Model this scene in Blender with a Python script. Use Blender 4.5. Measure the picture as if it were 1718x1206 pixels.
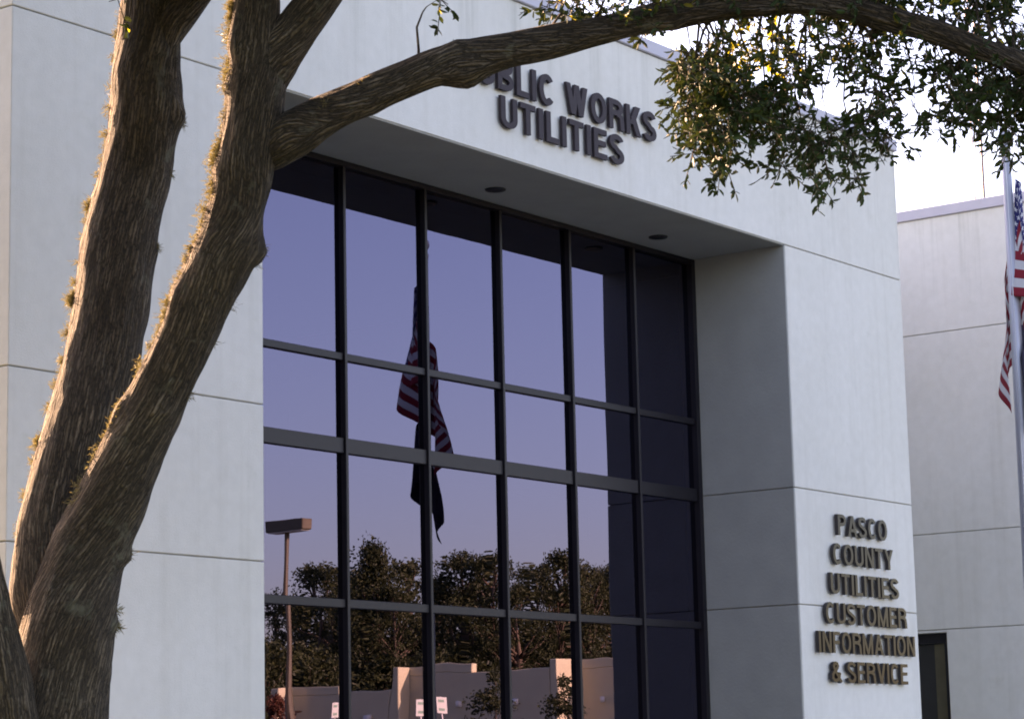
import bpy, bmesh, math, random
from mathutils import Vector, Matrix, noise
random.seed(7)
R = math.radians
for o in list(bpy.data.objects): bpy.data.objects.remove(o)
S = bpy.context.scene
C = S.collection

# ------------------------------------------------------------------ camera
# World: X runs along the front wall, Y goes into the building, Z is up; metres.
F, YAW, PITCH, ROLL = 4079.06, 0.936, 0.1661, -0.0226
PW, PH = 1718, 1206
CAM = Vector((-11.2486, -12.6, 1.5))
fw = Vector((math.sin(YAW) * math.cos(PITCH), math.cos(YAW) * math.cos(PITCH), math.sin(PITCH)))
rt = Vector((math.cos(YAW), -math.sin(YAW), 0)); up = rt.cross(fw)
rt, up = rt * math.cos(ROLL) + up * math.sin(ROLL), up * math.cos(ROLL) - rt * math.sin(ROLL)
cd = bpy.data.cameras.new('camera'); cam = bpy.data.objects.new('camera', cd); C.objects.link(cam)
cam.matrix_world = Matrix(((rt.x, up.x, -fw.x, CAM.x), (rt.y, up.y, -fw.y, CAM.y), (rt.z, up.z, -fw.z, CAM.z), (0, 0, 0, 1)))
cd.sensor_fit = 'HORIZONTAL'; cd.sensor_width = 36; cd.lens = F / PW * 36; cd.clip_end = 3000; cd.clip_start = .05
S.camera = cam
S.cycles.filter_width = 1.9

# ------------------------------------------------------------------ light
SUN_EL, SUN_AZ = 18.0, 10.5          # degrees; azimuth from +Y towards +X
world = bpy.data.worlds.new('World'); S.world = world; world.use_nodes = True
wn = world.node_tree; bg = wn.nodes['Background']
sky = wn.nodes.new('ShaderNodeTexSky'); sky.sky_type = 'NISHITA'; sky.sun_disc = False
sky.sun_elevation = R(SUN_EL); sky.sun_rotation = R(SUN_AZ); sky.air_density = 1.0; sky.dust_density = 1.6; sky.ozone_density = 5.5
wn.links.new(sky.outputs[0], bg.inputs[0]); bg.inputs[1].default_value = 0.15
sl = bpy.data.lights.new('sun', 'SUN'); sl.energy = 4.8; sl.angle = R(.5); sl.color = (1, .89, .73)
sun = bpy.data.objects.new('sun', sl); C.objects.link(sun)
sd = Vector((math.sin(R(SUN_AZ)) * math.cos(R(SUN_EL)), math.cos(R(SUN_AZ)) * math.cos(R(SUN_EL)), math.sin(R(SUN_EL))))
sun.rotation_euler = sd.to_track_quat('Z', 'Y').to_euler(); sun.location = (0, 0, 40)
S.view_settings.view_transform = 'Standard'; S.view_settings.look = 'None'; S.view_settings.gamma = 1
S.view_settings.exposure = 2.7
S.view_settings.use_white_balance = True; S.view_settings.white_balance_temperature = 11600; S.view_settings.white_balance_tint = 38

# ------------------------------------------------------------------ helpers
def ray(px, py):
    d = fw * F + rt * (px - PW / 2) - up * (py - PH / 2)
    return d / F                       # unit depth along the view axis
def at(px, py, t): return CAM + ray(px, py) * t
DG = 1.18                              # plane of the glass
def mir(px, py, t):                    # a point seen reflected in the glass
    p = CAM + ray(px, py) * t; return Vector((p.x, 2 * DG - p.y, p.z))

def mesh(name, vs, fs, mats, smooth=False, mi=None, uv=None):
    me = bpy.data.meshes.new(name); me.from_pydata([tuple(v) for v in vs], [], fs)
    for m in (mats if isinstance(mats, list) else [mats]): me.materials.append(m)
    if mi: me.polygons.foreach_set('material_index', mi)
    if smooth: me.polygons.foreach_set('use_smooth', [True] * len(me.polygons))
    if uv:
        l = me.uv_layers.new(name='UVMap')
        for lo in me.loops: l.data[lo.index].uv = uv[lo.vertex_index]
    me.update(); return me
def obj(name, me, parent=None, loc=None, rotz=0):
    o = bpy.data.objects.new(name, me); C.objects.link(o); o.parent = parent
    if loc is not None: o.location = loc
    if rotz: o.rotation_euler.z = rotz
    return o
def tag(o, label=None, cat=None, group=None, kind=None):
    if label: o['label'] = label
    if cat: o['category'] = cat
    if group: o['group'] = group
    if kind: o['kind'] = kind
    return o
def thing(name, label, cat, loc=(0, 0, 0), rotz=0, group=None):
    o = bpy.data.objects.new(name, None); C.objects.link(o); o.location = loc; o.rotation_euler.z = rotz
    o.empty_display_size = .3
    return tag(o, label, cat, group)
def boxme(name, a, b, mat, bev=0.0, seg=1):
    bm = bmesh.new(); bmesh.ops.create_cube(bm, size=1)
    for v in bm.verts: v.co = Vector([(a[i] + b[i]) / 2 + v.co[i] * (b[i] - a[i]) for i in range(3)])
    if bev: bmesh.ops.bevel(bm, geom=bm.edges[:], offset=bev, segments=seg, affect='EDGES', profile=.5)
    me = bpy.data.meshes.new(name); bm.to_mesh(me); bm.free(); me.materials.append(mat); return me
def box(name, a, b, mat, parent=None, bev=0.0, seg=1):
    return obj(name, boxme(name, a, b, mat, bev, seg), parent)
def lathe(name, prof, mat, parent=None, n=24, loc=None):
    vs, fs = [], []
    for r, z in prof:
        for k in range(n): vs.append((r * math.cos(2 * math.pi * k / n), r * math.sin(2 * math.pi * k / n), z))
    for i in range(len(prof) - 1):
        for k in range(n): fs.append((i * n + k, i * n + (k + 1) % n, (i + 1) * n + (k + 1) % n, (i + 1) * n + k))
    fs.append(tuple(range(n))[::-1]); fs.append(tuple((len(prof) - 1) * n + k for k in range(n)))
    return obj(name, mesh(name, vs, fs, mat, True), parent, loc)
def bar(vs, fs, a, b, r, n=6, r2=None):
    a, b = Vector(a), Vector(b); d = (b - a).normalized(); u = d.orthogonal().normalized(); w = d.cross(u); s = len(vs)
    for p, rr in ((a, r), (b, r2 or r)):
        for k in range(n): vs.append(p + (u * math.cos(2 * math.pi * k / n) + w * math.sin(2 * math.pi * k / n)) * rr)
    for k in range(n): fs.append((s + k, s + (k + 1) % n, s + n + (k + 1) % n, s + n + k))
    fs.append(tuple(s + k for k in range(n))[::-1]); fs.append(tuple(s + n + k for k in range(n)))

# ------------------------------------------------------------------ materials
class NT:
    def __init__(s, name):
        s.m = bpy.data.materials.new(name); s.m.use_nodes = True; s.t = s.m.node_tree
        s.b = s.t.nodes['Principled BSDF']; s.out = s.t.nodes['Material Output']
    def n(s, typ, **k):
        x = s.t.nodes.new(typ)
        for a, v in k.items():
            if a.startswith('_'): setattr(x, a[1:], v)
            else: x.inputs[a.replace('9', ' ')].default_value = v
        return x
    def l(s, a, b): s.t.links.new(a, b)
    def pos(s, scale):
        g = s.n('ShaderNodeNewGeometry'); m = s.n('ShaderNodeVectorMath', _operation='MULTIPLY')
        m.inputs[1].default_value = scale; s.l(g.outputs['Position'], m.inputs[0]); return m.outputs[0]
    def uv(s, scale):
        g = s.n('ShaderNodeTexCoord'); m = s.n('ShaderNodeVectorMath', _operation='MULTIPLY')
        m.inputs[1].default_value = scale; s.l(g.outputs['UV'], m.inputs[0]); return m.outputs[0]
    def noise(s, vec, scale, detail=4, rough=.55):
        x = s.n('ShaderNodeTexNoise', Scale=scale, Detail=detail, Roughness=rough); s.l(vec, x.inputs['Vector']); return x.outputs['Fac']
    def ramp(s, fac, stops):
        x = s.n('ShaderNodeValToRGB'); e = x.color_ramp.elements
        while len(e) < len(stops): e.new(.5)
        for q, (p, c) in zip(e, stops): q.position = p; q.color = (*c, 1)
        s.l(fac, x.inputs[0]); return x.outputs[0]
    def mix(s, f, a, b, mode='MIX'):
        x = s.n('ShaderNodeMix', _data_type='RGBA', _blend_type=mode)
        for i, v in ((0, f), (6, a), (7, b)):
            if hasattr(v, 'links'): s.l(v, x.inputs[i])
            else: x.inputs[i].default_value = v if i == 0 else (*v, 1)
        return x.outputs[2]
    def bump(s, h, strength, dist):
        x = s.n('ShaderNodeBump', Strength=strength, Distance=dist); s.l(h, x.inputs['Height']); s.l(x.outputs[0], s.b.inputs['Normal'])
    def set(s, **k):
        for a, v in k.items(): s.b.inputs[a.replace('9', ' ')].default_value = v
    def col(s, o): s.l(o, s.b.inputs['Base Color'])
def simple(name, col, rough=.6, metal=0., var=.12, scale=6., bump=.0):
    t = NT(name); p = t.pos((1, 1, 1)); f = t.noise(p, scale)
    t.col(t.ramp(f, [(.3, tuple(c * (1 - var) for c in col)), (.7, tuple(c * (1 + var) for c in col))]))
    t.set(Roughness=rough, Metallic=metal)
    if bump: t.bump(t.noise(p, scale * 12), bump, .01)
    return t.m
def stucco():
    t = NT('painted_stucco'); p = t.pos((1, 1, 1))
    a = t.ramp(t.noise(p, .55, 5), [(.3, (.60, .585, .525)), (.7, (.66, .645, .59))])
    st = t.ramp(t.noise(t.pos((5.5, 5.5, .22)), 1.0, 5, .6), [(.52, (1, 1, 1)), (.8, (.90, .89, .87))])
    c = t.mix(1., a, st, 'MULTIPLY')
    sx = t.n('ShaderNodeSeparateXYZ'); t.l(p, sx.inputs[0]); mr = t.n('ShaderNodeMapRange'); t.l(sx.outputs[2], mr.inputs[0])
    for i_, v_ in ((1, 7.0), (2, 8.4), (3, 0.), (4, 1.)): mr.inputs[i_].default_value = v_
    dn = t.ramp(t.noise(t.pos((3.1, 3.1, .12)), 1.0, 6, .7), [(.52, (0, 0, 0)), (.72, (1, 1, 1))])
    mu = t.n('ShaderNodeMath', _operation='MULTIPLY'); t.l(mr.outputs[0], mu.inputs[0]); t.l(dn, mu.inputs[1])
    c = t.mix(mu.outputs[0], c, (.42, .42, .36))
    gr = t.ramp(t.noise(p, 2.3, 6, .72), [(.60, (1, 1, 1)), (.78, (.88, .88, .85))]); c = t.mix(1., c, gr, 'MULTIPLY')
    sp = t.ramp(t.noise(p, 9, 3), [(.25, (.95, .95, .94)), (.75, (1.03, 1.03, 1.03))])
    t.col(t.mix(1., c, sp, 'MULTIPLY')); t.set(Roughness=.85)
    t.bump(t.noise(p, 60, 5, .7), .5, .006); return t.m
def bark():
    t = NT('oak_bark'); u = t.uv((1, 1, 1))
    v1 = t.n('ShaderNodeTexVoronoi', Scale=1.0, _feature='DISTANCE_TO_EDGE'); wob = t.uv((70, 6, 1))
    nz = t.n('ShaderNodeTexNoise', Scale=2.5, Detail=3); t.l(t.uv((30, 8, 1)), nz.inputs['Vector'])
    ad = t.n('ShaderNodeVectorMath', _operation='MULTIPLY_ADD'); t.l(nz.outputs['Color'], ad.inputs[0]); ad.inputs[1].default_value = (1.1, 1.6, 0); t.l(wob, ad.inputs[2])
    t.l(ad.outputs[0], v1.inputs['Vector']); ridge = v1.outputs['Distance']
    fine = t.noise(t.uv((160, 45, 1)), 1.0, 5, .7)
    big = t.noise(t.pos((1, 1, 1)), 3.2, 4)
    base = t.ramp(big, [(.3, (.145, .104, .068)), (.55, (.215, .165, .118)), (.75, (.29, .24, .185))])
    g = t.ramp(ridge, [(.0, (.16, .15, .14)), (.2, (.75, .74, .72)), (.4, (1.1, 1.1, 1.1))])
    c = t.mix(1., base, g, 'MULTIPLY')
    c = t.mix(1., c, t.ramp(fine, [(.3, (.45, .45, .44)), (.7, (1.4, 1.4, 1.4))]), 'MULTIPLY')
    li = t.ramp(t.noise(t.pos((1, 1, 1)), 7.5, 5, .65), [(.60, (0, 0, 0)), (.72, (1, 1, 1))])
    t.col(t.mix(li, c, (.17, .165, .12)))
    h = t.n('ShaderNodeMath', _operation='MULTIPLY_ADD'); t.l(fine, h.inputs[0]); h.inputs[1].default_value = .35
    rr = t.ramp(ridge, [(0, (0, 0, 0)), (.35, (1, 1, 1))]); t.l(rr, h.inputs[2])
    t.set(Roughness=.95); t.bump(h.outputs[0], 1.0, .03); return t.m
def leafmat(name, lo, hi, trans, tf=.35):
    t = NT(name); g = t.n('ShaderNodeNewGeometry'); c = t.ramp(g.outputs['Random Per Island'], [(0, lo), (1, hi)])
    t.col(c); t.set(Roughness=.55); t.b.inputs['Specular IOR Level'].default_value = .3
    tr = t.n('ShaderNodeBsdfTranslucent'); tr.inputs[0].default_value = (*trans, 1)
    ms = t.n('ShaderNodeMixShader', Fac=tf); t.l(t.b.outputs[0], ms.inputs[1]); t.l(tr.outputs[0], ms.inputs[2]); t.l(ms.outputs[0], t.out.inputs[0]); return t.m
def glass():
    t = NT('tinted_glass'); t.t.nodes.remove(t.b)
    bp = t.n('ShaderNodeBump', Strength=.06, Distance=.02); t.l(t.noise(t.pos((1.1, 1, .55)), 1.6, 1, .3), bp.inputs['Height'])
    fr = t.n('ShaderNodeFresnel', IOR=2.03)
    gl = t.n('ShaderNodeBsdfAnisotropic'); gl.inputs['Roughness'].default_value = .0; gl.inputs['Color'].default_value = (.70, .66, 1, 1); t.l(bp.outputs[0], gl.inputs['Normal'])
    tr = t.n('ShaderNodeBsdfTransparent'); tr.inputs[0].default_value = (.08, .055, .055, 1)
    ms = t.n('ShaderNodeMixShader'); t.l(fr.outputs[0], ms.inputs[0]); t.l(tr.outputs[0], ms.inputs[1]); t.l(gl.outputs[0], ms.inputs[2]); t.l(ms.outputs[0], t.out.inputs[0]); return t.m
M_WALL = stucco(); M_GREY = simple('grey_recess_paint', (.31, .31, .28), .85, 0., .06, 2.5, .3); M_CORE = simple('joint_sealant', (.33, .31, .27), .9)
M_COP = simple('coping_metal', (.42, .41, .46), .5, 0., .04)
M_ALU = simple('dark_bronze_frame', (.013, .011, .014), .42, .0, .1)
M_ALU.node_tree.nodes['Principled BSDF'].inputs['Specular IOR Level'].default_value = .28
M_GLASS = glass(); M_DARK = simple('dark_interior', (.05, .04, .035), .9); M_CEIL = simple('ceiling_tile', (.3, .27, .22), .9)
M_CAN = simple('downlight_black', (.015, .015, .015), .5)
M_BARK = bark(); M_LEAF = leafmat('oak_leaf', (.016, .040, .012), (.036, .080, .022), (.07, .09, .02), .10)
M_LEAFSUN = leafmat('oak_leaf_sunlit', (.10, .12, .02), (.2, .19, .04), (.55, .48, .05), .5)  # yellow copy of the leaf, sunlight put into its colour
M_MOSS = leafmat('dry_moss', (.13, .11, .05), (.27, .22, .11), (.24, .20, .08), .3)
M_BRONZE = simple('dark_bronze_letter', (.036, .026, .030), .6, .0, .12, 20)
M_BRONZE.node_tree.nodes['Principled BSDF'].inputs['Specular IOR Level'].default_value = .2
M_BRASS = simple('polished_bronze', (.013, .011, .0085), .09, 1., .06, 12)
M_RETURN = simple('letter_return', (.022, .016, .016), .55, 0., .1); M_POLE = simple('brushed_aluminium', (.46, .46, .48), .45, .5, .06, 3)
M_STEEL = simple('mast_steel', (.25, .18, .18), .6, .4)

# ------------------------------------------------------------------ building
XW0, XW1, XR, XG = 2.602, 10.777, 13.387, 16.8145
H1, H2, H3, HP, HC = 6.892, 4.312, 3.098, 8.405, 8.544
BK = 11.0; G = .005                      # back of the building, half a joint
bld = thing('office_building', 'pale stucco office block with tall dark window wall under deep portal', 'building')
LV = [(0.02, H3), (H3, H2), (H2, H1), (H1, HP)]
def panel(a, b, nm='wall_panel'):
    return box(nm, a, b, M_WALL, bld, .006)
def stack(x0, x1, y0, y1, lv, ycuts=()):
    """stucco panels, one per storey band, with open joints over a dark core"""
    ys = [y0, *ycuts, y1]
    for z0, z1 in lv:
        for i in range(len(ys) - 1):
            panel((x0, ys[i] + (G if i else 0), z0 + G), (x1, ys[i + 1] - (G if i < len(ys) - 2 else 0), z1 - G))
    box('wall_core', (x0 + .02, y0 + .02, 0), (x1 - .02, y1 - .02, lv[-1][1] - .01), M_CORE, bld)
stack(0, XW0, 0, BK, LV[:3], (6.0,))
stack(XW1, XR, 0, BK, LV[:3], (6.0,))
panel((0, 0, H1 + G), (XR, 1.3, HP - .004), 'fascia_panel')
box('fascia_core', (.02, .02, H1 - G - .002), (XW0 - .02, 1.28, H1 + G + .01), M_CORE, bld)
box('fascia_core', (XW1 + .02, .02, H1 - G - .002), (XR - .02, 1.28, H1 + G + .01), M_CORE, bld)
for a, b in (((0, 1.304, H1 + G), (1.0, BK, HP - .004)), ((XR - 1, 1.304, H1 + G), (XR, BK, HP - .004))): panel(a, b)
box('roof_deck', (1.004, 1.304, HP - .6), (XR - 1.004, BK - .3, HP - .3), M_CORE, bld)
for a, b in (((-.03, -.03, HP), (XR + .03, .30, HC)), ((-.03, .303, HP), (.3, BK + .03, HC)), ((XR - .3, .303, HP), (XR + .03, BK + .03, HC))):
    box('coping', a, b, M_COP, bld, .008)
box('back_wall', (XW0 + .01, BK - .25, 0), (XW1 - .01, BK, HP - .02), M_WALL, bld)
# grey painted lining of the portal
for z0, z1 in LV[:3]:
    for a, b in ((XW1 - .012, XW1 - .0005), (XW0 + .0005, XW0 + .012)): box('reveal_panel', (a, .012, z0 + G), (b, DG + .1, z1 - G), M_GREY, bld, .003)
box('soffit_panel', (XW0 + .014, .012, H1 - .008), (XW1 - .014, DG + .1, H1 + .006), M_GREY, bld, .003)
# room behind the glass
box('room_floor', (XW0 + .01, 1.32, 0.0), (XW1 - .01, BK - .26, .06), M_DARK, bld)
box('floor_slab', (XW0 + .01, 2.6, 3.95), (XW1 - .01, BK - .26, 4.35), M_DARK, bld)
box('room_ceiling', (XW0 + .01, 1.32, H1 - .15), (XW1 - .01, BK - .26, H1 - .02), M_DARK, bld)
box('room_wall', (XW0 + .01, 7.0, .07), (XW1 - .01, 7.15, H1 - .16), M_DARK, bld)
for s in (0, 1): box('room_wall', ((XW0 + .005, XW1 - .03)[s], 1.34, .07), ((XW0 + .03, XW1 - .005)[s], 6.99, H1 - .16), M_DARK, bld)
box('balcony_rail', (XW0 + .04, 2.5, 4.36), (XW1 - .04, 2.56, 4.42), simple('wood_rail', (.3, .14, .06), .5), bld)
# window wall: perimeter frame > mullions, transoms, panes
fm_v, fm_f = [], []
def addbox(vs, fs, a, b):
    s = len(vs)
    for x in (a[0], b[0]):
        for y in (a[1], b[1]):
            for z in (a[2], b[2]): vs.append((x, y, z))
    for q in ((0, 1, 3, 2), (4, 6, 7, 5), (0, 4, 5, 1), (2, 3, 7, 6), (0, 2, 6, 4), (1, 5, 7, 3)): fs.append(tuple(s + k for k in q))
addbox(fm_v, fm_f, (XW0 + .013, DG - .06, .06), (XW0 + .05, DG + .06, H1 - .010)); addbox(fm_v, fm_f, (XW1 - .085, DG - .06, .06), (XW1 - .013, DG + .06, H1 - .010))
addbox(fm_v, fm_f, (XW0 + .052, DG - .06, .06), (XW1 - .087, DG + .06, .22)); addbox(fm_v, fm_f, (XW0 + .052, DG - .055, H1 - .06), (XW1 - .087, DG + .06, H1 - .012))
ww = obj('window_wall', mesh('window_wall', fm_v, fm_f, M_ALU), bld)
MX = [4.92 + 1.1651 * k for k in range(-1, 5)]
BARS = [(5.107, .065), (4.3165, .135), (2.936, .075), (1.0, .07)]
mm = boxme('mullion', (-.018, DG - .058, .222), (.018, DG + .05, H1 - .062), M_ALU, .004)
for x in MX: obj('mullion', mm, ww, (x, 0, 0))
ex = [XW0 + .05] + MX + [XW1 - .085]
for z, h in BARS:
    for i in range(len(ex) - 1):
        a = ex[i] + (0.019 if i else .002); b = ex[i + 1] - (0.019 if i < len(ex) - 2 else .002)
        box('transom', (a, DG - .036, z - h / 2), (b, DG + .045, z + h / 2), M_ALU, ww, .004)
zz = [.222] + [z for z, h in BARS[::-1]] + [H1 - .062]
for j in range(len(zz) - 1):
    for i in range(len(ex) - 1):
        c = Vector(((ex[i] + ex[i + 1]) / 2, DG, (zz[j] + zz[j + 1]) / 2)); hw = (ex[i + 1] - ex[i]) / 2 - .006; hh = (zz[j + 1] - zz[j]) / 2 - .006
        rx, rz = random.gauss(0, .0008), random.gauss(0, .0010)
        vs = [(-hw, 0, -hh), (hw, 0, -hh), (hw, 0, hh), (-hw, 0, hh)]
        o = obj('glass_pane', mesh('glass_pane', vs, [(0, 1, 2, 3)], M_GLASS), ww, c); o.rotation_euler = (rx, 0, rz)
for x in (3.9, 6.703, 9.506):
    t = lathe('downlight', [(.055, -.01), (.095, -.012), (.10, -.004), (.10, .0)], M_CAN, bld, 24, (x, .77, H1 - .009))
# wing to the right, standing forward of the link wall, with a tall door
WY = -.7
for z0, z1 in LV:
    if z0 < 1:
        panel((XG, WY, z0 + G), (XG + 7, 1.353, z1 - G)); panel((XG, 2.45, z0 + G), (XG + 7, BK, z1 - G))
        panel((XG + .003, 1.354, 3.062), (XG + 7, 2.449, z1 - G))
    else: panel((XG, WY, z0 + G), (XG + 7, BK, z1 - G - (.0 if z1 < HP else -.003)))
box('wall_core', (XG + .02, WY + .02, 3.09), (XG + 6.9, BK - .1, HP - .01), M_CORE, bld)
for a, b in (((XG - .03, WY - .03, HP), (XG + .30, BK, HC)), ((XG + .303, WY - .03, HP), (XG + 7.03, WY + .30, HC))): box('coping', a, b, M_COP, bld, .008)
box('link_wall', (XR + .01, 5.0, .02), (XG - .01, 5.3, HP), M_WALL, bld); box('coping', (XR + .04, 4.97, HP + .002), (XG - .04, 5.33, HC - .004), M_COP, bld)
M_DOOR = simple('door_bronze', (.10, .085, .05), .5, .3)
dv, df = [], []
addbox(dv, df, (XG + .10, 1.355, .02), (XG + .22, 1.44, 3.06)); addbox(dv, df, (XG + .10, 2.36, .02), (XG + .22, 2.447, 3.06)); addbox(dv, df, (XG + .101, 1.442, 2.93), (XG + .219, 2.358, 3.058))
dr = obj('door', mesh('door', dv, df, M_ALU), bld)
box('door_leaf', (XG + .14, 1.445, .03), (XG + .19, 1.60, 2.925), M_DOOR, dr); box('door_glass', (XG + .155, 1.602, .03), (XG + .17, 2.355, 2.925), M_CAN, dr)
box('door_handle', (XG + .10, 1.56, .95), (XG + .135, 1.585, 1.30), M_POLE, dr, .004)
box('door_recess', (XG + .5, 1.36, .02), (XG + .55, 2.44, 3.05), M_DARK, bld)

# ------------------------------------------------------------------ lettering
def arc(cx, cy, rx, ry, a0, a1, n=9):
    return [(cx + rx * math.cos(R(a0 + (a1 - a0) * k / n)), cy + ry * math.sin(R(a0 + (a1 - a0) * k / n))) for k in range(n + 1)]
def glyph(ch, s):
    """width and strokes of a bold grotesque capital of height 1; a stroke is a ribbon ('r') or a slanted bar ('p')"""
    h = s / 2; r = lambda *p: ('r', list(p)); p = lambda x0, y0, x1, y1, k=1.08: ('p', x0, y0, x1, y1, s * k)
    w = {'I': s, 'W': 1.0, 'M': .80, 'O': .70, 'C': .66, 'L': .52, 'T': .60, 'E': .56, 'F': .54, 'U': .64, 'N': .66, 'A': .70, 'V': .66, 'Y': .68, 'K': .68, 'R': .66, 'P': .62, 'B': .64, 'S': .62, '&': .72}[ch]
    if ch == 'I': g = [r((h, 0), (h, 1))]
    elif ch == 'L': g = [r((h, 1), (h, h), (w, h))]
    elif ch == 'T': g = [r((0, 1 - h), (w, 1 - h)), r((w / 2, 1 - h), (w / 2, 0))]
    elif ch == 'E': g = [r((w, 1 - h), (h, 1 - h), (h, h), (w, h)), r((h, .52), (w - .04, .52))]
    elif ch == 'F': g = [r((w, 1 - h), (h, 1 - h), (h, 0)), r((h, .50), (w - .06, .50))]
    elif ch == 'U': g = [r((h, 1), *arc(w / 2, .33 - .02, w / 2 - h, .33 - .02 - h, 180, 360), (w - h, 1))]
    elif ch == 'O': g = [('c', arc(w / 2, .5, w / 2 - h, .51 - h, 0, 360, 28)[:-1])]
    elif ch == 'C': g = [r(*arc(w / 2, .5, w / 2 - h, .51 - h, 42, 318, 22))]
    elif ch == 'S':
        rx = w / 2 - h; g = [r(*arc(w / 2, .735, rx, .275 - h, 15, 255, 14), *arc(w / 2, .265, rx, .275 - h, 75, -165, 14))]
    elif ch == 'P': g = [r((h, 0), (h, 1)), r((h, 1 - h), *arc(w - .30, .72, .30 - h, .28 - h, 90, -90), (h, .44 + h))]
    elif ch == 'R': g = [r((h, 0), (h, 1)), r((h, 1 - h), *arc(w - .32, .73, .30 - h, .27 - h, 90, -90), (h, .46 + h)), r(*arc(w - .30, .34, .21, .18, 90, 0, 5), (w - h + .02, 0))]
    elif ch == 'B': g = [r((h, 0), (h, 1)), r((h, 1 - h), *arc(w - .30, .75, .27 - h, .25 - h, 90, -90), (h, .50 + h)), r((h, .52), *arc(w - .30, .27, .30 - h, .27 - h, 90, -90), (h, h))]
    elif ch == 'W': g = [p(.03, 1, .24, 0), p(.5 - s * .54, 1, .24, 0), p(.5 - s * .54, 1, .76 - s * 1.08, 0), p(1 - s * 1.08 - .03, 1, .76 - s * 1.08, 0)]
    elif ch == 'V': g = [p(0, 1, w / 2 - s * .54, 0), p(w - s * 1.08, 1, w / 2 - s * .54, 0)]
    elif ch == 'A': g = [p(w / 2 - s * .54, 1, 0, 0), p(w / 2 - s * .54, 1, w - s * 1.08, 0), r((.18, .29), (w - .18, .29))]
    elif ch == 'N': g = [r((h, 0), (h, 1)), r((w - h, 0), (w - h, 1)), p(0, 1, w - s * 1.1, 0, 1.1)]
    elif ch == 'M': g = [r((h, 0), (h, 1)), r((w - h, 0), (w - h, 1)), p(0, 1, w / 2 - s * .5, 0, 1), p(w - s, 1, w / 2 - s * .5, 0, 1)]
    elif ch == 'Y': g = [p(0, 1, w / 2 - s * .55, .42, 1.1), p(w - s * 1.1, 1, w / 2 - s * .55, .42, 1.1), r((w / 2, .46), (w / 2, 0))]
    elif ch == 'K': g = [r((h, 0), (h, 1)), p(w - s * 1.35, 1, s * .75, .36, 1.3), p(s * 1.15, .62, w - s * 1.25, 0, 1.25)]
    else: g = [r((.72, .02), (.45, .36), (.24, .64), (.20, .78), (.26, .88), (.35, .91), (.44, .88), (.49, .78), (.43, .66)), r((.43, .66), (.22, .51), (.12, .38), (.11, .22), (.20, .12), (.33, .09), (.47, .15), (.57, .28), (.63, .47))]
    return w, g
def ribbon(pts, s, closed=False):
    P = [Vector(q) for q in pts]; n = len(P); lf, rg = [], []
    for i in range(n):
        a = P[i] - P[i - 1] if (i or closed) else P[1] - P[0]; b = P[(i + 1) % n] - P[i] if (i < n - 1 or closed) else a
        a, b = a.normalized(), b.normalized(); m = (a + b).normalized(); nn = Vector((-m.y, m.x)); k = s / 2 / max(.5, nn.dot(Vector((-a.y, a.x))))
        lf.append(P[i] + nn * k); rg.append(P[i] - nn * k)
    return lf, rg
def letter_mesh(ch, s, kx, h, depth, ysh, mats):
    w, g = glyph(ch, s); vs, fs, mi = [], [], []
    for j, st in enumerate(g):
        y0, y1 = -ysh + .0004 * j, -ysh - depth - .0006 * j
        closed = st[0] == 'c'
        if st[0] == 'p': _, x0, z0, x1, z1, ww_ = st; lf, rg = [Vector((x0, z0)), Vector((x1, z1))], [Vector((x0 + ww_, z0)), Vector((x1 + ww_, z1))]
        else: lf, rg = ribbon(st[1], s, closed)
        n = len(lf); b = len(vs)
        for q in lf + rg: vs.append((q.x * kx, y1, q.y * h))
        for q in lf + rg: vs.append((q.x * kx, y0, q.y * h))
        m = 2 * n
        for i in range(n if closed else n - 1):
            k = (i + 1) % n
            fs += [(b + i, b + k, b + n + k, b + n + i), (b + i, b + m + i, b + m + k, b + k), (b + n + i, b + n + k, b + m + n + k, b + m + n + i), (b + m + i, b + m + n + i, b + m + n + k, b + m + k)]; mi += [0, 1, 1, 1]
        if not closed:
            for e in (0, n - 1): fs.append((b + e, b + n + e, b + m + n + e, b + m + e)); mi.append(1)
    me = mesh('letter', vs, fs, mats, False, mi if len(mats) > 1 else None)
    bm = bmesh.new(); bm.from_mesh(me); bmesh.ops.recalc_face_normals(bm, faces=bm.faces[:]); bm.to_mesh(me); bm.free(); return me
def row(parent, text, x0, x1, zb, h, depth, s, gap, mats, space=.34, ysh=0.02):
    x, items = 0.0, []
    for c in text:
        if c == ' ': x += space; continue
        items.append((c, x)); x += glyph(c, s)[0] + gap
    k = (x1 - x0) / (x - gap)
    for c, xo in items: obj('letter', letter_mesh(c, s, k, h, depth, ysh, mats), parent, (x0 + xo * k, 0, zb))
sg = thing('wall_lettering', 'large dark bronze letters reading PUBLIC WORKS UTILITIES on the fascia above the window', 'sign', (6.7, 0, 7.15))
sg.location = (0, 0, 0)
row(sg, 'PUBLIC WORKS', 5.12, 8.268, 7.497, .292, .03, .18, .125, [M_BRONZE])
row(sg, 'UTILITIES', 5.714, 7.684, 7.155, .288, .03, .18, .125, [M_BRONZE])
sg2 = thing('pillar_lettering', 'polished bronze letters in six rows, PASCO COUNTY down to SERVICE, on the right pillar', 'sign')
for tx, a, b, z in (('PASCO', 11.556, 12.659, 3.86), ('COUNTY', 11.425, 12.772, 3.545), ('UTILITIES', 11.346, 12.871, 3.23), ('CUSTOMER', 11.216, 13.02, 2.915), ('INFORMATION', 11.04, 13.187, 2.61), ('& SERVICE', 11.277, 12.986, 2.302)):
    row(sg2, tx, a, b, z, .222, .04, .155, .125, [M_BRASS, M_RETURN], .34, .02)

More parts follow.
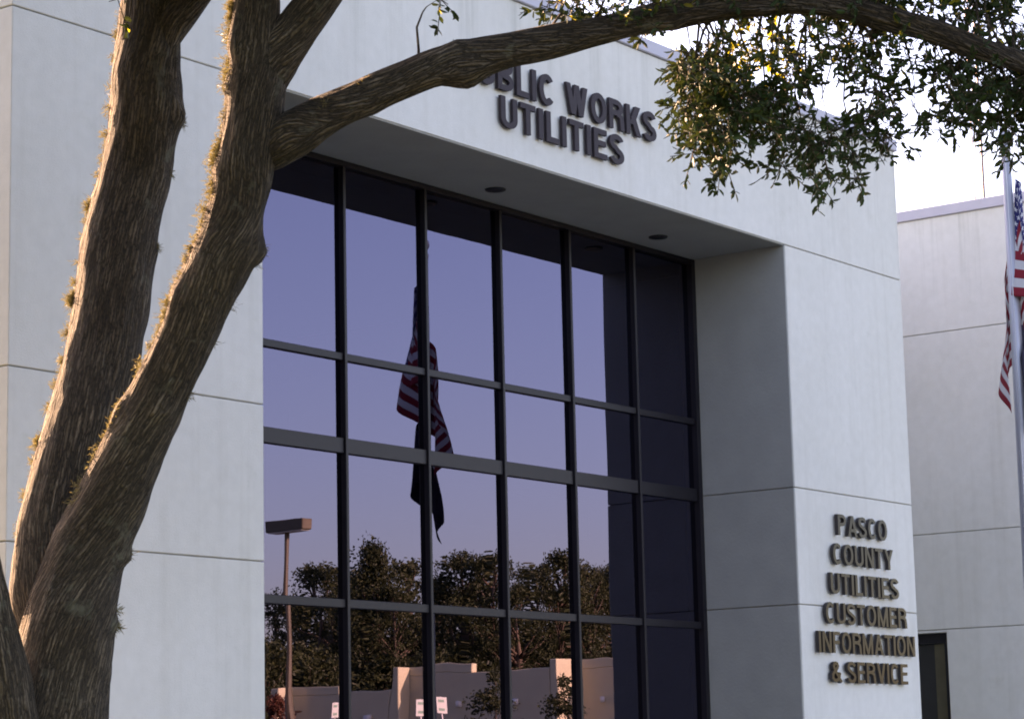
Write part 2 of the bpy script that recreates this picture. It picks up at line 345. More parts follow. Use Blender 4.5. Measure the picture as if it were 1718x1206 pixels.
# ------------------------------------------------------------------ oak tree
def catmull(ps, step):
    out = []
    n = len(ps)
    for i in range(n - 1):
        p0, p1, p2, p3 = ps[max(i - 1, 0)], ps[i], ps[i + 1], ps[min(i + 2, n - 1)]
        L = (Vector(p2[:3]) - Vector(p1[:3])).length; m = max(2, int(L / step))
        for k in range(m):
            t = k / m
            out.append([.5 * (2 * b + (c - a) * t + (2 * a - 5 * b + 4 * c - d) * t * t + (-a + 3 * b - 3 * c + d) * t ** 3) for a, b, c, d in zip(p0, p1, p2, p3)])
    out.append(list(ps[-1])); return out
KNOTS = [(at(*q), r_, h_) for q, r_, h_ in (((300, 195, 11.9), .06, .035), ((432, 425, 10.68), .055, .04), ((262, 420, 11.75), .05, .018), ((275, 690, 10.72), .05, .03), ((786, 132, 10.42), .07, .03), ((768, 84, 10.42), .04, .022), ((215, 935, 10.98), .04, .03), ((190, 1045, 10.98), .04, .02), ((620, 172, 10.48), .05, .02), ((235, 620, 11.45), .05, .02), ((395, 75, 10.5), .07, .03), ((372, 140, 10.55), .06, .03), ((372, 285, 10.6), .06, .02), ((1130, 45, 10.3), .04, .03), ((210, 690, 10.87), .07, .02), ((295, 490, 10.72), .07, .02))]
def limb(pix, n=44, step=.03, rough=1.0):
    ps = []
    for px, py, t, w in pix:
        p = at(px, py, t); ps.append((p.x, p.y, p.z, w * t / F / 2))
    return tube3(ps, n, step, rough)
def tube3(ps, n=44, step=.03, rough=1.0):
    pts = catmull(ps, step); vs, fs, uv = [], [], []
    u = None; s = 0; off = random.random() * 50
    for i, q in enumerate(pts):
        p = Vector(q[:3]); a = Vector(pts[max(i - 1, 0)][:3]); b = Vector(pts[min(i + 1, len(pts) - 1)][:3]); d = (b - a).normalized()
        u = (d.orthogonal() if u is None else u - d * u.dot(d)).normalized(); w = d.cross(u); r = max(q[3], .002)
        if i: s += (p - Vector(pts[i - 1][:3])).length
        for k in range(n + 1):
            an = 2 * math.pi * (k % n) / n; dr = u * math.cos(an) + w * math.sin(an); e = p + dr * r
            l1 = noise.noise(e * 3.1) * .075 * r + noise.noise(e * 9) * .03 * min(r, .1) * rough
            l2 = noise.noise(Vector((math.cos(an) * r * 42, math.sin(an) * r * 42, s * 5 + off))) * .010 * rough
            for kp, kr, kh in KNOTS:
                dd = (e - kp).length_squared / (kr * kr)
                if dd < 6: l1 += kh * math.exp(-dd)
            vs.append(e + dr * (l1 + l2)); uv.append((an * r if k < n else 2 * math.pi * r, s))
    for i in range(len(pts) - 1):
        for k in range(n): fs.append((i * (n + 1) + k, i * (n + 1) + k + 1, (i + 1) * (n + 1) + k + 1, (i + 1) * (n + 1) + k))
    return vs, fs, uv
tree = thing('oak_tree', 'forking oak with rough bark, mossy limbs and hanging leaf clusters in front of building', 'tree')
tb = at(60, 1860, 11); tb.z = 0
def wood(name, parts, parent):
    V, Fc, U = [], [], []
    for vs, fs, uv in parts:
        s = len(V); V += vs; U += uv; Fc += [tuple(s + k for k in f) for f in fs]
    return obj(name, mesh(name, V, Fc, M_BARK, True, uv=U), parent)
# stem B with the base, stem A, stem C leaving low on the left
PB = ([(70, 1905, 11, 420), (75, 1800, 11, 300), (80, 1600, 11, 235), (88, 1400, 11, 200), (93, 1206, 11, 172), (112, 1060, 11, 158), (140, 940, 11, 135), (190, 830, 10.95, 116), (232, 740, 10.9, 106), (268, 660, 10.85, 98), (310, 570, 10.8, 97), (345, 490, 10.75, 101), (380, 415, 10.7, 108), (398, 340, 10.65, 92), (417, 250, 10.6, 100), (430, 170, 10.58, 100), (434, 100, 10.57, 92), (428, 40, 10.55, 84), (428, -30, 10.53, 80), (405, -180, 10.5, 72), (350, -420, 10.45, 55), (270, -700, 10.4, 25)])
wood('trunk', [limb(PB)], tree)
PA = ([(95, 1160, 11.03, 80), (72, 1010, 11.06, 105), (85, 900, 11.15, 118), (112, 800, 11.25, 122), (147, 700, 11.38, 130), (171, 600, 11.52, 130), (188, 500, 11.65, 128), (202, 400, 11.78, 122), (224, 300, 11.9, 118), (243, 200, 11.95, 120), (247, 120, 11.99, 115), (252, 50, 12.03, 106), (262, -30, 12.09, 108), (270, -200, 12.2, 90), (235, -450, 12.39, 60), (180, -720, 12.6, 26)])
wood('limb', [limb(PA)], tree)
wood('limb', [limb([(255, 90, 11.96, 60), (285, 40, 11.99, 66), (325, -12, 12.02, 62), (400, -110, 12.09, 55), (520, -300, 12.23, 40), (600, -500, 12.38, 18)])], tree)
wood('limb', [limb([(40, 1420, 10.85, 120), (15, 1280, 10.75, 115), (0, 1160, 10.7, 112), (-28, 1040, 10.68, 104), (-58, 920, 10.65, 100), (-110, 760, 10.6, 92), (-190, 520, 10.6, 80), (-290, 150, 10.7, 62), (-380, -250, 10.9, 36), (-430, -500, 11, 14)])], tree)
wood('limb', [limb([(430, 175, 10.62, 70), (455, 110, 10.58, 84), (500, 45, 10.53, 72), (548, -25, 10.48, 66), (620, -150, 10.43, 56), (720, -330, 10.58, 40), (800, -520, 10.78, 18)])], tree)
BR = [(412, 280, 10.66, 36), (445, 254, 10.64, 70), (495, 222, 10.56, 82), (560, 186, 10.51, 66), (650, 146, 10.48, 60), (720, 118, 10.46, 62), (775, 106, 10.44, 66), (850, 86, 10.41, 60), (950, 66, 10.38, 54), (1050, 42, 10.36, 48), (1130, 24, 10.34, 46), (1250, 8, 10.31, 44), (1370, 4, 10.28, 42), (1460, 24, 10.26, 42), (1568, 54, 10.24, 40), (1650, 84, 10.21, 38), (1718, 106, 10.18, 34), (1850, 150, 10.16, 28), (2000, 190, 10.16, 12)]
wood('limb', [limb(BR)], tree)
wood('limb', [limb([(1120, 30, 10.34, 26), (1240, -30, 10.26, 30), (1400, -90, 10.16, 26), (1600, -120, 10.06, 22), (1800, -100, 9.96, 10)], 20)], tree)

# leaves: sprigs of small oval leaves on short twigs
def leafmesh():
    return [], [], []
def add_leaf(L, base, d, side, ln, wd, mi):
    vs, fs, ms = L; s = len(vs); f = d.cross(side) * wd * .35
    vs += [base, base + d * ln * .28 + side * wd * .85 + f, base + d * ln * .68 + side * wd * .9 + f, base + d * ln - f * .6, base + d * ln * .68 - side * wd * .9 + f, base + d * ln * .28 - side * wd * .85 + f]
    fs += [(s, s + 1, s + 2, s + 3), (s, s + 3, s + 4, s + 5)]; ms += [mi] * 2
def rv(): return Vector((random.gauss(0, 1), random.gauss(0, 1), random.gauss(0, 1))).normalized()
def sprig(L, tw, p, d, young=0.0, ln=.043, k=9):  # young: share of leaves given the sunlit yellow colour
    tip = p + d * random.uniform(.09, .16); bar(tw[0], tw[1], p - d * .05, tip, .0022, 3)
    for i in range(k):
        f = random.random() ** .6; q = p.lerp(tip, f); e = (d * .75 + rv() * .85).normalized(); sd_ = e.cross(rv()).normalized()
        l = ln * random.uniform(.65, 1.3); add_leaf(L, q, e, sd_, l, l * random.uniform(.16, .22), 1 if random.random() < young else 0)
ZB = [(130, 370, 100, 110), (100, 560, 75, 105), (250, 330, 95, 95), (300, 480, 105, 105), (250, 650, 105, 85), (270, 765, 80, 45), (270, 830, 38, 40), (120, 770, 46, 30), (420, 560, 95, 100), (520, 520, 75, 75), (600, 430, 75, 75), (560, 650, 75, 75), (580, 830, 48, 38), (690, 680, 85, 55), (740, 760, 75, 55), (730, 900, 38, 46), (810, 690, 55, 55), (920, 900, 28, 38), (880, 800, 28, 55), (960, 620, 66, 70), (1050, 520, 60, 75), (1060, 680, 42, 55), (1000, 420, 62, 52), (920, 250, 100, 85), (1000, 160, 80, 55), (800, 180, 55, 45), (860, 340, 70, 45), (560, 260, 80, 75), (640, 340, 50, 50), (450, 200, 45, 75), (520, 330, 30, 50), (300, 200, 50, 40), (660, 120, 30, 30),
 (1250, 330, 65, 45), (1330, 420, 80, 60), (1400, 330, 80, 70), (1420, 520, 62, 65), (1300, 600, 75, 26), (1380, 640, 55, 36), (1500, 400, 75, 80), (1600, 400, 80, 80), (1650, 550, 62, 80), (1640, 660, 55, 55), (1640, 735, 46, 36), (1570, 710, 28, 22), (1700, 450, 55, 110), (1230, 220, 34, 34), (1190, 570, 20, 22), (1800, 500, 90, 170), (1950, 520, 120, 160),
 (1250, 50, 110, 45), (1450, 50, 85, 45), (1600, 90, 100, 70), (1690, 150, 45, 80), (1350, 100, 50, 32), (1000, 20, 140, 30), (800, 30, 140, 30), (600, 20, 120, 30), (450, 20, 90, 30), (330, 40, 80, 26), (-290, 25, 190, 46), (-60, 35, 80, 46), (-500, 25, 70, 46), (-1028, 14, 46, 34), (-50, 205, 34, 42), (1500, -60, 200, 80), (1000, -70, 260, 60), (200, -70, 240, 60)]
BLOBS = [(1100 + .3597 * x + (24 if 0 < x < 200 and y > 200 else 6), .3597 * y - (24 if y > 200 else 4), .3597 * a, .3597 * b, max(4, a * b * ((.0046 if y > 330 or y < 0 else .003) * 1.05))) for x, y, a, b in ZB] + [(195, 0, 7, 6, 2)]
L = leafmesh(); TW = ([], [])
def branch_at(px):
    for a, b in zip(BR, BR[1:]):
        if a[0] <= px <= b[0] or b is BR[-1]:
            f = max(0, min(1, (px - a[0]) / (b[0] - a[0]))); return [u_ + (v_ - u_) * f for u_, v_ in zip(a, b)]
    return BR[0]
for px, py, rx, ry, n in BLOBS:
    q = branch_at(px - random.uniform(-20, 40)); t = 10.42 + random.uniform(-.1, .1)
    if px > 650:
        a = at(q[0], q[1], q[2]); b = at(px, py, t); o_ = Vector((random.gauss(0, .05), random.gauss(0, .05), .06)); pv = a
        for k in range(1, 6):
            f = k / 5; c = a.lerp(b, f) + o_ * math.sin(math.pi * f) * 1.2 + rv() * .012; bar(TW[0], TW[1], pv, c, .009 - .0013 * k, 5, .0077 - .0013 * k); pv = c
    for k in range(int(n)):
        x, y = random.gauss(0, .41), random.gauss(0, .41); z = random.gauss(0, .15)
        if x * x + y * y > 1.2: x, y = x * .6, y * .6
        p = at(px + x * rx, py + y * ry, t + z)
        d = (Vector((0, 0, -.45)) + rv() * .9 + (rt * x - up * y) * .5).normalized()
        lit_share = .8 if (1235 < px + x * rx < 1312 and 20 < py + y * ry < 140 and random.random() < .6) else (.12 if py < 30 else .01)  # sunlit patch and top leaves coloured in as yellow
        sprig(L, TW, p, d, lit_share)
# crown above the picture; dense mass added to shade the left wall
for k in range(400):
    px, py, t = (random.uniform(-350, 2000), random.uniform(-820, -240), random.uniform(9.4, 12.6)) if k < 90 else (random.uniform(-150, 950), random.uniform(-1300, -240), random.uniform(9.2, 14.6))
    if px < 150 and py > -450: continue
    c = at(px, py, t)
    for j in range(26):
        o_ = rv() * .38 * random.random() ** .5; sprig(L, TW, c + o_, (o_.normalized() + Vector((0, 0, -.3)) + rv() * .6).normalized(), .03, .09, 7)
SD = sd
def project(p):
    q = p - CAM; d = q.dot(fw); return PW / 2 + F * q.dot(rt) / d, PH / 2 - F * q.dot(up) / d
for k in range(260):                            # unseen leaf clumps added sunward to shade the hanging leaves
    b = random.choice([q for q in BLOBS if q[0] > 1000]); c = at(b[0], b[1], 10.27) + SD * random.uniform(3.2, 9) + rv() * .3
    x, y = project(c)
    if y > -170: continue
    for j in range(20):
        o_ = rv() * .4 * random.random() ** .5; sprig(L, TW, c + o_, (o_.normalized() + Vector((0, 0, -.3)) + rv() * .6).normalized(), .03, .075, 7)
crown = obj('crown', mesh('crown', L[0], L[1], [M_LEAF, M_LEAFSUN], False, L[2]), tree); tag(crown, kind='stuff')
tag(obj('twigs', mesh('twigs', TW[0], TW[1], M_BARK, uv=[(v.x, v.z) for v in TW[0]]), tree), kind='stuff')
# dry moss and ferny tufts on the bark
mo = leafmesh()
def tuft(p, nrm, n, ln, spread):
    for k in range(int(n * 1.9)):
        d = (nrm * .8 + rv()).normalized(); q = p + rv() * spread * random.random()
        add_leaf(mo, q, d, d.cross(rv()).normalized(), ln * random.uniform(.3, 1.15), .0017, 0)
def edge(lst, sgn):
    for px, py, t, n, ln, sp in lst: tuft(at(px, py, t), (rt * sgn + fw * .2 * random.uniform(-1, 1)).normalized(), n, ln, sp)
def side(arr, y, sg):
    for a, b in zip(arr, arr[1:]):
        if b[1] <= y <= a[1]:
            f = (y - a[1]) / (b[1] - a[1]); q = [u_ + (v_ - u_) * f for u_, v_ in zip(a, b)]; return q[0] + sg * q[3] * .49, q[2]
    return arr[0][0], arr[0][2]
def fuzz(arr, y, sg, n, ln, sp, inset=0):
    x, t = side(arr, y, sg); x -= sg * inset; p = at(x, y, t); nr = (rt * sg - fw * min(.9, inset * .03) + fw * random.uniform(-.3, .3)).normalized(); tuft(p - fw * inset * .0022, nr, n, ln, sp)
for y in (30, 60, 95, 150, 185, 225, 262, 300, 345, 352, 372, 400, 440, 470, 500, 512, 560, 600, 650, 690, 740, 748, 770, 830): fuzz(PA, y + random.uniform(-6, 6), -1, random.choice((24, 50, 90)), random.uniform(.02, .04), .035)
for y in (342, 350, 500, 506, 745): fuzz(PA, y, -1, 110, .05, .035)
for k in range(260): fuzz(PA, random.uniform(0, 900), -1, 12, .014, .03, abs(random.gauss(0, 5)))
for y in (8, 30, 45, 62, 75, 100, 118, 128, 145, 160, 190, 235, 250, 262, 275, 290, 305, 320, 335, 355, 375, 400, 415, 430, 460, 482, 500, 505, 530, 555, 585, 610, 640, 675, 682, 690, 705, 712, 735, 760, 790, 815): fuzz(PB, y + random.uniform(-7, 7), -1, random.choice((60, 110, 170)), random.uniform(.022, .04), random.uniform(.03, .055), random.uniform(-2, 9))
for k in range(760): fuzz(PB, random.uniform(0, 850), -1, 12, .017, .03, abs(random.gauss(0, 11)))
for y in (70, 128, 320, 400, 480, 500, 690, 715, 832, 846): fuzz(PB, y, -1, 150, .038, .06, 12)
for y, n in ((205, 70), (415, 40), (625, 36), (290, 14)): fuzz(PA, y, 1, n, .045, .025)
for y, n in ((418, 130), (440, 50), (930, 70), (1050, 80), (1025, 26), (660, 20), (510, 22), (575, 14)): fuzz(PB, y, 1, n, .045, .03)
for px, py in ((625, 140), (770, 82), (612, 148), (850, 70), (790, 128), (778, 126), (545, 178)): tuft(at(px, py, 10.45), up * (1 if py < 120 or px < 700 else -1), 34, .035, .03)
tag(obj('moss', mesh('moss', mo[0], mo[1], M_MOSS), tree), kind='stuff')

# ------------------------------------------------------------------ unseen oaks added to block sky light on the walls
def shade_oak(loc, h, r, seed, label):
    random.seed(seed); o = thing('oak_tree', label, 'tree', loc); Lf = leafmesh()
    tp = [tube3([(0, 0, 0, .42), (.05, .1, .8, .27), (.1, .0, 2.2, .24), (.0, .1, 3.2, .2)], 20, .15)]
    for k in range(7):
        a_ = k * .9 + random.random(); q = r * random.uniform(.6, .85); tp.append(tube3([(0, .05, 2.2, .12), (q * .35 * math.cos(a_), q * .35 * math.sin(a_), h * .5, .11), (q * math.cos(a_), q * math.sin(a_), h * random.uniform(.6, .9), .03)], 10, .25))
    wood('trunk', tp, o)
    for k in range(260):
        d = rv(); d.z = abs(d.z) if random.random() < .8 else d.z; c_ = Vector((d.x * r, d.y * r, h * .5 + d.z * h * .47)) * 1.0; c_ = Vector((0, 0, h * .5)).lerp(c_, random.random() ** .4)
        for j in range(34):
            o_ = rv() * .6 * random.random() ** .4; e_ = rv(); add_leaf(Lf, c_ + o_, e_, e_.cross(rv()).normalized(), random.uniform(.2, .36), .085, 0)
    tag(obj('crown', mesh('crown', Lf[0], Lf[1], M_LEAF), o), kind='stuff')
shade_oak((-10.5, 1.5, 0), 10, 4.6, 31, 'full round unseen oak added for shade on the lawn beside the left end of office block')
shade_oak((-16, -5.5, 0), 9.5, 4.4, 32, 'spreading unseen oak added for shade on the lawn farther from the office block')
shade_oak((-14, 10, 0), 11, 5.0, 33, 'tall unseen oak added for shade behind the lawn beside the office block side wall')
shade_oak((-8.6, -4.6, 0), 9, 2.9, 34, 'narrow unseen oak added for shade on the lawn close to the forking oak')
shade_oak((-2.5, -15.5, 0), 11, 5.0, 35, 'large unseen oak added for shade at the kerb facing the left part of the office block')
random.seed(5)
# ------------------------------------------------------------------ flagpole and flags
FP = Vector((10.808, -2.56, 0))
pole = thing('flagpole', 'tapered aluminium flagpole in front of the right pillar', 'flagpole', FP)
lathe('shaft', [(.075, 0), (.072, 2), (.062, 4.5), (.046, 7.45)], M_POLE, pole, 24)
lathe('truck', [(.05, 7.451), (.055, 7.50), (.03, 7.53), (.02, 7.55)], M_POLE, pole, 16)
lathe('ball_finial', [(.005, 7.552)] + [(.07 * math.sin(a * math.pi / 10), 7.62 - .07 * math.cos(a * math.pi / 10)) for a in range(1, 10)] + [(.002, 7.691)], M_POLE, pole, 16)
lathe('base_flange', [(.16, 0.005), (.16, .04), (.09, .07), (.09, .10)], M_POLE, pole, 20)
vs, fs = [], []; bar(vs, fs, (-.085, -.02, 1.0), (-.06, -.02, 7.45), .006, 5); obj('halyard', mesh('halyard', vs, fs, M_POLE), pole)
box('cleat', (-.105, -.06, 1.15), (-.076, .03, 1.19), M_POLE, pole, .004)
def us_mat():
    t = NT('striped_flag_cloth'); u = t.n('ShaderNodeTexCoord'); s = t.n('ShaderNodeSeparateXYZ'); t.l(u.outputs['UV'], s.inputs[0])
    def m(op, a, b=None):
        x = t.n('ShaderNodeMath', _operation=op)
        for i, v in enumerate((a, b)):
            if v is None: continue
            if hasattr(v, 'links'): t.l(v, x.inputs[i])
            else: x.inputs[i].default_value = v
        return x.outputs[0]
    U, V = s.outputs[0], s.outputs[1]       # U along the fly, V from the top down
    st = m('MODULO', m('FLOOR', m('MULTIPLY', V, 13.0)), 2.0)
    c = t.mix(st, (.42, .02, .035), (.75, .73, .72))
    can = m('MULTIPLY', m('LESS_THAN', U, .4), m('LESS_THAN', V, 7 / 13))
    # rows of stars, every other row shifted by half
    r_ = m('MULTIPLY', V, 13 / 7 * 9); ri = m('FLOOR', r_); sh = m('MULTIPLY', m('MODULO', ri, 2.0), .5)
    cx = m('SUBTRACT', m('FRACT', m('ADD', m('MULTIPLY', U, 6 / .4), sh)), .5); cy = m('SUBTRACT', m('FRACT', r_), .5)
    an = m('ARCTAN2', cx, m('MULTIPLY', cy, -1.0)); rad = m('SQRT', m('ADD', m('MULTIPLY', cx, cx), m('MULTIPLY', cy, cy)))
    lim = m('ADD', .26, m('MULTIPLY', m('COSINE', m('MULTIPLY', an, 5.0)), .11))
    star = m('LESS_THAN', rad, lim)
    c = t.mix(can, c, t.mix(star, (.03, .035, .16), (.8, .8, .8)))
    t.col(c); t.set(Roughness=.8); tr = t.n('ShaderNodeBsdfTranslucent'); t.l(c, tr.inputs[0]); ms = t.n('ShaderNodeMixShader', Fac=.25)
    t.l(t.b.outputs[0], ms.inputs[1]); t.l(tr.outputs[0], ms.inputs[2]); t.l(ms.outputs[0], t.out.inputs[0]); return t.m
def drape(ztop, hoist, fly, keys, mat, name, label, drop, seed):
    """limp cloth: keys = (v, dx, dy) path of the folded fly, seen from above"""
    NU, NV = 52, 70; vs, fs, uv = [], [], []
    for j in range(NV + 1):
        v = j / NV
        for a, b in zip(keys, keys[1:]):
            if v <= b[0] + 1e-9: break
        f = (v - a[0]) / (b[0] - a[0]); f = f * f * (3 - 2 * f); dx, dy = a[1] + (b[1] - a[1]) * f, a[2] + (b[2] - a[2]) * f
        for i in range(NU + 1):
            u = i / NU
            z = ztop - u * hoist * (1 - .18 * v) - fly * drop * (v * .45 if v < .18 else .081 + (v - .18) * 1.12) - .05 * math.sin(v * 9 + u * 3 + seed) * v
            g = min(1, v * 5); k = (.45 + .65 * u)
            wx = math.sin(v * 21 + u * 2.6 + seed) * .035 * g; wy = math.cos(v * 17 + u * 3.4 + seed * 2) * .035 * g
            q_ = max(0, 1 - v * 4); vs.append((FP.x + dx * k + wx + q_ * (.06 - .10 * u), FP.y + dy * k + wy + q_ * (-.065 + .065 * u), z)); uv.append((v, u))
    for j in range(NV):
        for i in range(NU): q = j * (NU + 1) + i; fs.append((q, q + 1, q + NU + 2, q + NU + 1))
    o = obj(name, mesh(name, vs, fs, mat, True, uv=uv)); md = o.modifiers.new('thickness', 'SOLIDIFY'); md.thickness = .002
    return tag(o, label, 'flag', None)
drape(7.22, 1.22, 1.83, [(0, -.02, .0), (.16, -.02, -.20), (.34, -.03, -.32), (.52, .02, -.10), (.66, .08, .14), (.84, .11, .24), (1, .05, .12)], us_mat(), 'flag', 'limp red, white and blue flag with stars and stripes on flagpole', .76, .4)
drape(5.75, .85, 1.5, [(0, .04, -.05), (.2, -.02, -.09), (.4, -.09, -.17), (.6, .10, -.10), (.8, .26, .0), (1, .22, .02)], simple('dark_flag_cloth', (.035, .03, .05), .85), 'flag', 'smaller dark flag hanging limp below the starred flag', .62, 1.7)

# ------------------------------------------------------------------ mast behind the wing
ma = at(1643.5, 330, 78); MZ = 27
mast = thing('lattice_mast', 'slim lattice radio mast rising behind the wing roof', 'mast', (ma.x, ma.y, 0))
w = rt * .145
for k, (o_, r_) in enumerate(((w, .045), (-w, .022), (fw * .25, .018))):
    vs, fs = [], []; bar(vs, fs, (o_.x, o_.y, 0), (o_.x, o_.y, MZ), r_, 6); obj('leg', mesh('leg', vs, fs, M_STEEL), mast)
vs, fs = [], []
cs = [Vector((o_.x, o_.y, 0)) for o_ in (w, -w, fw * .25)]
for i in range(int(MZ / .5)):
    for a, b in ((0, 1), (1, 2), (2, 0)):
        bar(vs, fs, cs[a] + Vector((0, 0, i * .5 + .02)), cs[b] + Vector((0, 0, i * .5 + .5)), .006, 4)
tag(obj('lacing', mesh('lacing', vs, fs, M_STEEL), mast), kind='stuff')

# ------------------------------------------------------------------ ground
def sheet(name, x0, y0, x1, y1, z, mat):
    return tag(obj(name, mesh(name, [(x0, y0, z), (x1, y0, z), (x1, y1, z), (x0, y1, z)], [(0, 1, 2, 3)], mat)), kind='structure')
M_GRASS = simple('lawn', (.06, .085, .03), .95, 0, .3, 1.5); M_ASPH = simple('asphalt', (.055, .055, .058), .9, 0, .2, 3, .3); M_CONC = simple('concrete', (.38, .37, .34), .9, 0, .1, 2)
sheet('ground', -900, -900, 900, 900, -.02, M_GRASS)
sheet('parking_lot', -60, -95, 120, -16, -.012, M_ASPH)
tag(box('sidewalk', (-6, -3.4, -.015), (XG - .3, -.05, .0), M_CONC), kind='structure')
tag(box('path', (2.6, -16, -.015), (6.0, -3.41, .0), M_CONC), kind='structure')
tag(box('kerb', (-60, -16.15, -.015), (120, -15.99, .11), M_CONC, None, .02), kind='structure')

# ------------------------------------------------------------------ across the car park (seen in the window glass)
M_TAN = simple('cream_block_wall', (.62, .54, .37), .9, 0, .06, 1.0); M_SIGN = simple('sign_white', (.75, .77, .72), .5, 0, .03)
def ground_t(px, t, z):                       # point on the mirrored ray column at world height z
    d = ray(px, 1200); k = CAM + d * t
    return Vector((k.x, 2 * DG - k.y, z))
low = thing('low_building', 'low cream building with stepped walls across the car park', 'building')
pts = []                                       # stepped footprint: along Y walls and X faces
def mray(px): d = ray(px, 1150); return Vector((d.x, -d.y)), Vector((CAM.x, 2 * DG - CAM.y))
def hitx(px, X): d, o = mray(px); k = (X - o.x) / d.x; return Vector((X, o.y + d.y * k)), k
def hity(px, Y): d, o = mray(px); k = (Y - o.y) / d.y; return Vector((o.x + d.x * k, Y)), k
def height(px, py, k): return CAM.z + ray(px, py).z * k
p0 = ground_t(461, 98, 0); a, ka = hity(479, p0.y); segs = [((p0.x, p0.y), (a.x, a.y))]
b, kb = hitx(664, a.x); c, kc = hity(683, b.y); d_, kd = hitx(933, c.x); e, ke = hity(968, d_.y); f_, kf = hitx(1120, e.x)
h1, h2, h3 = height(470, 1148, ka), height(675, 1117, kb), height(940, 1105, kd)
print('LOW', [tuple(round(q, 1) for q in v) for v in (p0, a, b, c, d_, e, f_)], h1, h2, h3, ka, kb, kd, kf)
def lowbox(nm, x0, x1, y0, y1, z0, z1, m): return box(nm, (min(x0, x1), min(y0, y1), z0), (max(x0, x1), max(y0, y1), z1), m, low, .03)
# X face (faces us) with a thick pier, then the long wall coming forward from it
for (q0, q1, end, hh) in ((p0, a, b, h1), (b, c, d_, h2), (d_, e, f_, h3)):
    lowbox('end_wall', q0.x, q1.x, q0.y, q0.y - .4, 0, hh, M_TAN)
    lowbox('side_wall', q1.x + .003, q1.x + .4, q0.y - .42, end.y - .42, 1.9, hh - .35, M_TAN)
    lowbox('side_wall', q1.x + .003, q1.x + .4, q0.y - .42, end.y - .42, 0, 1.3, M_TAN)
    lowbox('strip_window', q1.x + .15, q1.x + .3, q0.y - .42, end.y - .6, 1.302, 1.898, M_CAN)
    lowbox('pier', q1.x + .006, q1.x + .396, end.y - .598, end.y - .423, 1.302, 1.898, M_TAN)
    lowbox('parapet', q1.x + .002, q1.x + .4, q0.y - .402, q0.y + (end.y - q0.y) * .42, hh - .348, hh, M_TAN)
    for f in (.35, .75):
        o = lathe('wall_lamp', [(.05, -.12), (.13, -.1), (.12, .1), (.05, .12)], M_SIGN, low, 12, (q1.x - .1, q0.y + (end.y - q0.y) * f, hh * .72))
# parking-lot light
def parklight(px, py, t, label):
    p = mir(px, py, t); o = thing('parking_light', label, 'street light', (p.x, p.y, 0)); m = simple('bronze_pole', (.11, .085, .055), .6)
    lathe('base', [(.3, 0), (.3, .7), (.28, .75)], M_CONC, o, 16)
    vs, fs = [], []; bar(vs, fs, (0, 0, .75), (0, 0, p.z - .14), .085, 8, .065); obj('post', mesh('post', vs, fs, m), o)
    box('lamp_head', (-.22, -.62, p.z - .14), (.22, .62, p.z + .14), m, o, .02)
    box('lens', (-.19, -.55, p.z - .16), (.19, .55, p.z - .142), M_SIGN, o)
parklight(479, 879, 60, 'bronze car park light with a shoebox head on a tall post')
# trees
M_FAR = leafmat('far_leaf', (.022, .032, .012), (.055, .062, .022), (.09, .09, .03), .15); M_FTR = simple('far_trunk', (.16, .11, .08), .9)
def farcrown(h, r, n, zb, lf, seed, pine=False):
    random.seed(seed); Lf = leafmesh(); cl = []
    for k in range(n // 70):
        f = random.random(); z = zb + (h - zb) * f
        pr = r * (math.sin(math.pi * min(1, .22 + .78 * f)) ** .7) * (1.0 if not pine else 1.1 - .8 * f)
        a_ = random.random() * 6.283; q = pr * random.random() ** .5; cl.append((Vector((q * math.cos(a_), q * math.sin(a_), z)), r * random.uniform(.12, .34)))
    for c_, cr in cl:
        for j in range(70):
            o_ = rv() * cr * random.random() ** .4; o_.z *= .7; d = rv(); add_leaf(Lf, c_ + o_, d, d.cross(rv()).normalized(), lf * random.uniform(.6, 1.3), lf * .3, 0)
    tv, tf = [], []; bar(tv, tf, (0, 0, 0), (.1, .1, h * .55), h * .02, 8, h * .012); bar(tv, tf, (.1, .1, h * .55), (0, 0, h * .95), h * .012, 6, h * .003)
    for c_, cr in cl[::3]:
        bar(tv, tf, (.05, .05, max(zb * .7, c_.z - r * .5)), c_, h * .005, 4, h * .002)
    return mesh('crown', Lf[0], Lf[1], M_FAR), mesh('trunk', tv, tf, M_FTR, True)
def plant(name, label, cat, group, loc, rz, me, sc=1.0):
    o = thing(name, label, cat, loc, rz, group); o.scale = (sc,) * 3
    tag(obj('crown', me[0], o), kind='stuff'); obj('trunk', me[1], o); return o
KIND = [farcrown(13, 3.4, 8000, 5.5, .19, 1), farcrown(13, 2.8, 5000, 7.0, .18, 2), farcrown(13, 3.8, 13000, 4.0, .19, 3, True), farcrown(13, 2.2, 3000, 7.6, .18, 4)]
random.seed(21)
TL = ['broad full-crowned tree beyond the low cream building', 'high-crowned open tree beyond the low cream building', 'tall tapering dense tree beyond the low cream building', 'thin sparse-topped tree beyond the low cream building']
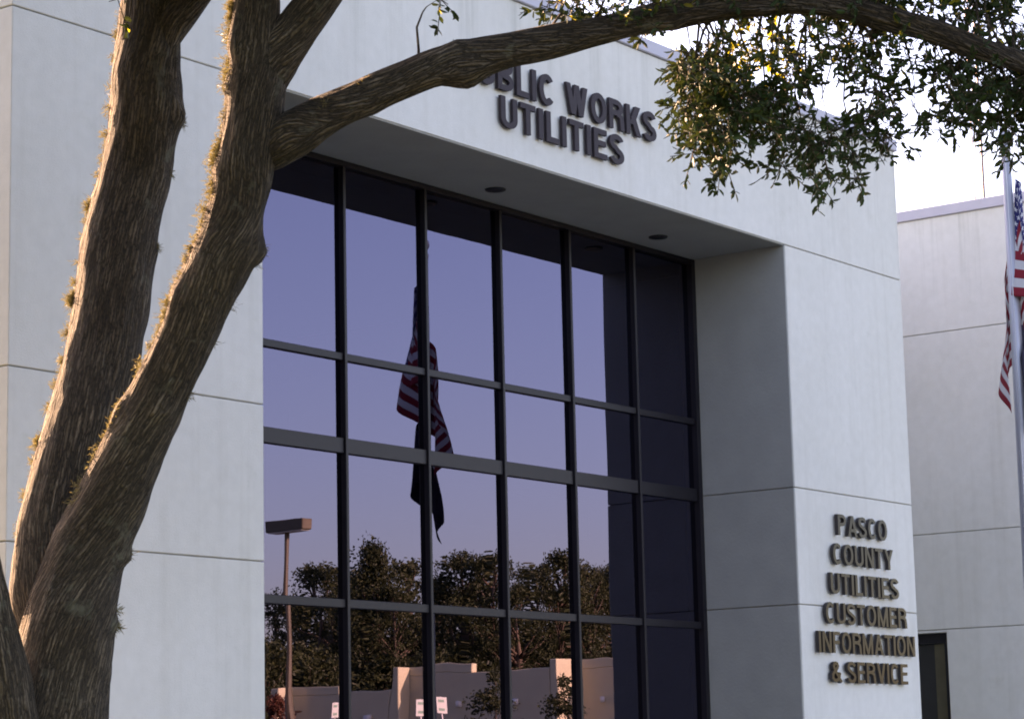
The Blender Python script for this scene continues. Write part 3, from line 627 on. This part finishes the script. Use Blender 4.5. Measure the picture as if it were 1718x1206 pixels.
for px, py, t, k in ((455, 990, 130, 3), (520, 952, 128, 1), (548, 950, 134, 1), (500, 1010, 140, 0), (625, 912, 126, 2), (590, 965, 140, 0), (684, 938, 132, 3), (660, 985, 124, 1), (722, 970, 136, 1), (780, 938, 128, 0), (822, 935, 126, 1), (800, 985, 142, 0), (886, 948, 132, 3), (862, 985, 124, 1), (938, 932, 126, 0), (915, 985, 138, 1), (985, 955, 128, 0), (1018, 960, 134, 0), (1050, 950, 130, 2), (965, 990, 142, 2), (740, 1010, 145, 0), (570, 1000, 145, 2)):
    p = mir(px, py, t); plant('woodland_tree', TL[k], 'tree', 'trees beyond the low building', (p.x, p.y, 0), random.random() * 6, KIND[k], p.z / 13)
UND = farcrown(6.5, 3.6, 9000, .4, .2, 9)
for i in range(19):
    px = 430 + i * 35 + random.uniform(-8, 8); p = mir(px, 1092 + random.uniform(-30, 25), random.uniform(114, 138))
    plant('understorey_tree', 'low bushy tree in the dark thicket behind the low building', 'tree', 'thicket trees behind the low building', (p.x, p.y, 0), random.random() * 6, UND, p.z / 6.5)
# young trees, shrub and signs in the car park
YT = farcrown(3.6, 1.0, 2800, 1.0, .09, 12)
for px, py, lb in ((828, 1128, 'young leafy tree before the long side wall of low building'), (946, 1140, 'young leafy tree before the tallest end wall of low building')):
    p = mir(px, py, 62); plant('young_tree', lb, 'tree', 'young car park trees', (p.x, p.y, 0), 1.0, YT, p.z / 3.6)
SH = farcrown(3.0, .8, 1800, .5, .09, 15); p = mir(455, 1165, 66)
o = plant('shrub', 'reddish brown shrub at the end of the low building', 'shrub', None, (p.x, p.y, 0), 0, SH, p.z / 3.0)
for ch in o.children:
    if ch.name.startswith('crown'): ch.data = ch.data.copy(); ch.data.materials.clear(); ch.data.materials.append(leafmat('red_leaf', (.12, .03, .02), (.22, .1, .06), (.2, .06, .03), .2))
def parksign(px, py, t, label):
    p = mir(px, py, t); o = thing('parking_sign', label, 'sign', (p.x, p.y, 0), .55, 'white car park signs')
    vs, fs = [], []; bar(vs, fs, (0, -.03, 0), (0, -.03, p.z + .2), .025, 6); obj('post', mesh('post', vs, fs, M_POLE), o)
    box('plate', (-.12, -.0, p.z - .19), (.12, .012, p.z + .19), M_SIGN, o, .005)
    for dz in (-.1, .1):
        box('print_bar', (-.07, .0125, p.z + dz - .03), (.07, .016, p.z + dz + .03), simple('sign_green', (.25, .42, .33), .5), o)
parksign(549, 1187, 60, 'white parking sign on a post beside the car park light')
parksign(703, 1186, 58, 'white parking sign, left one of the pair by the end wall'); parksign(741, 1184, 58, 'white parking sign, right one of the pair by the end wall')
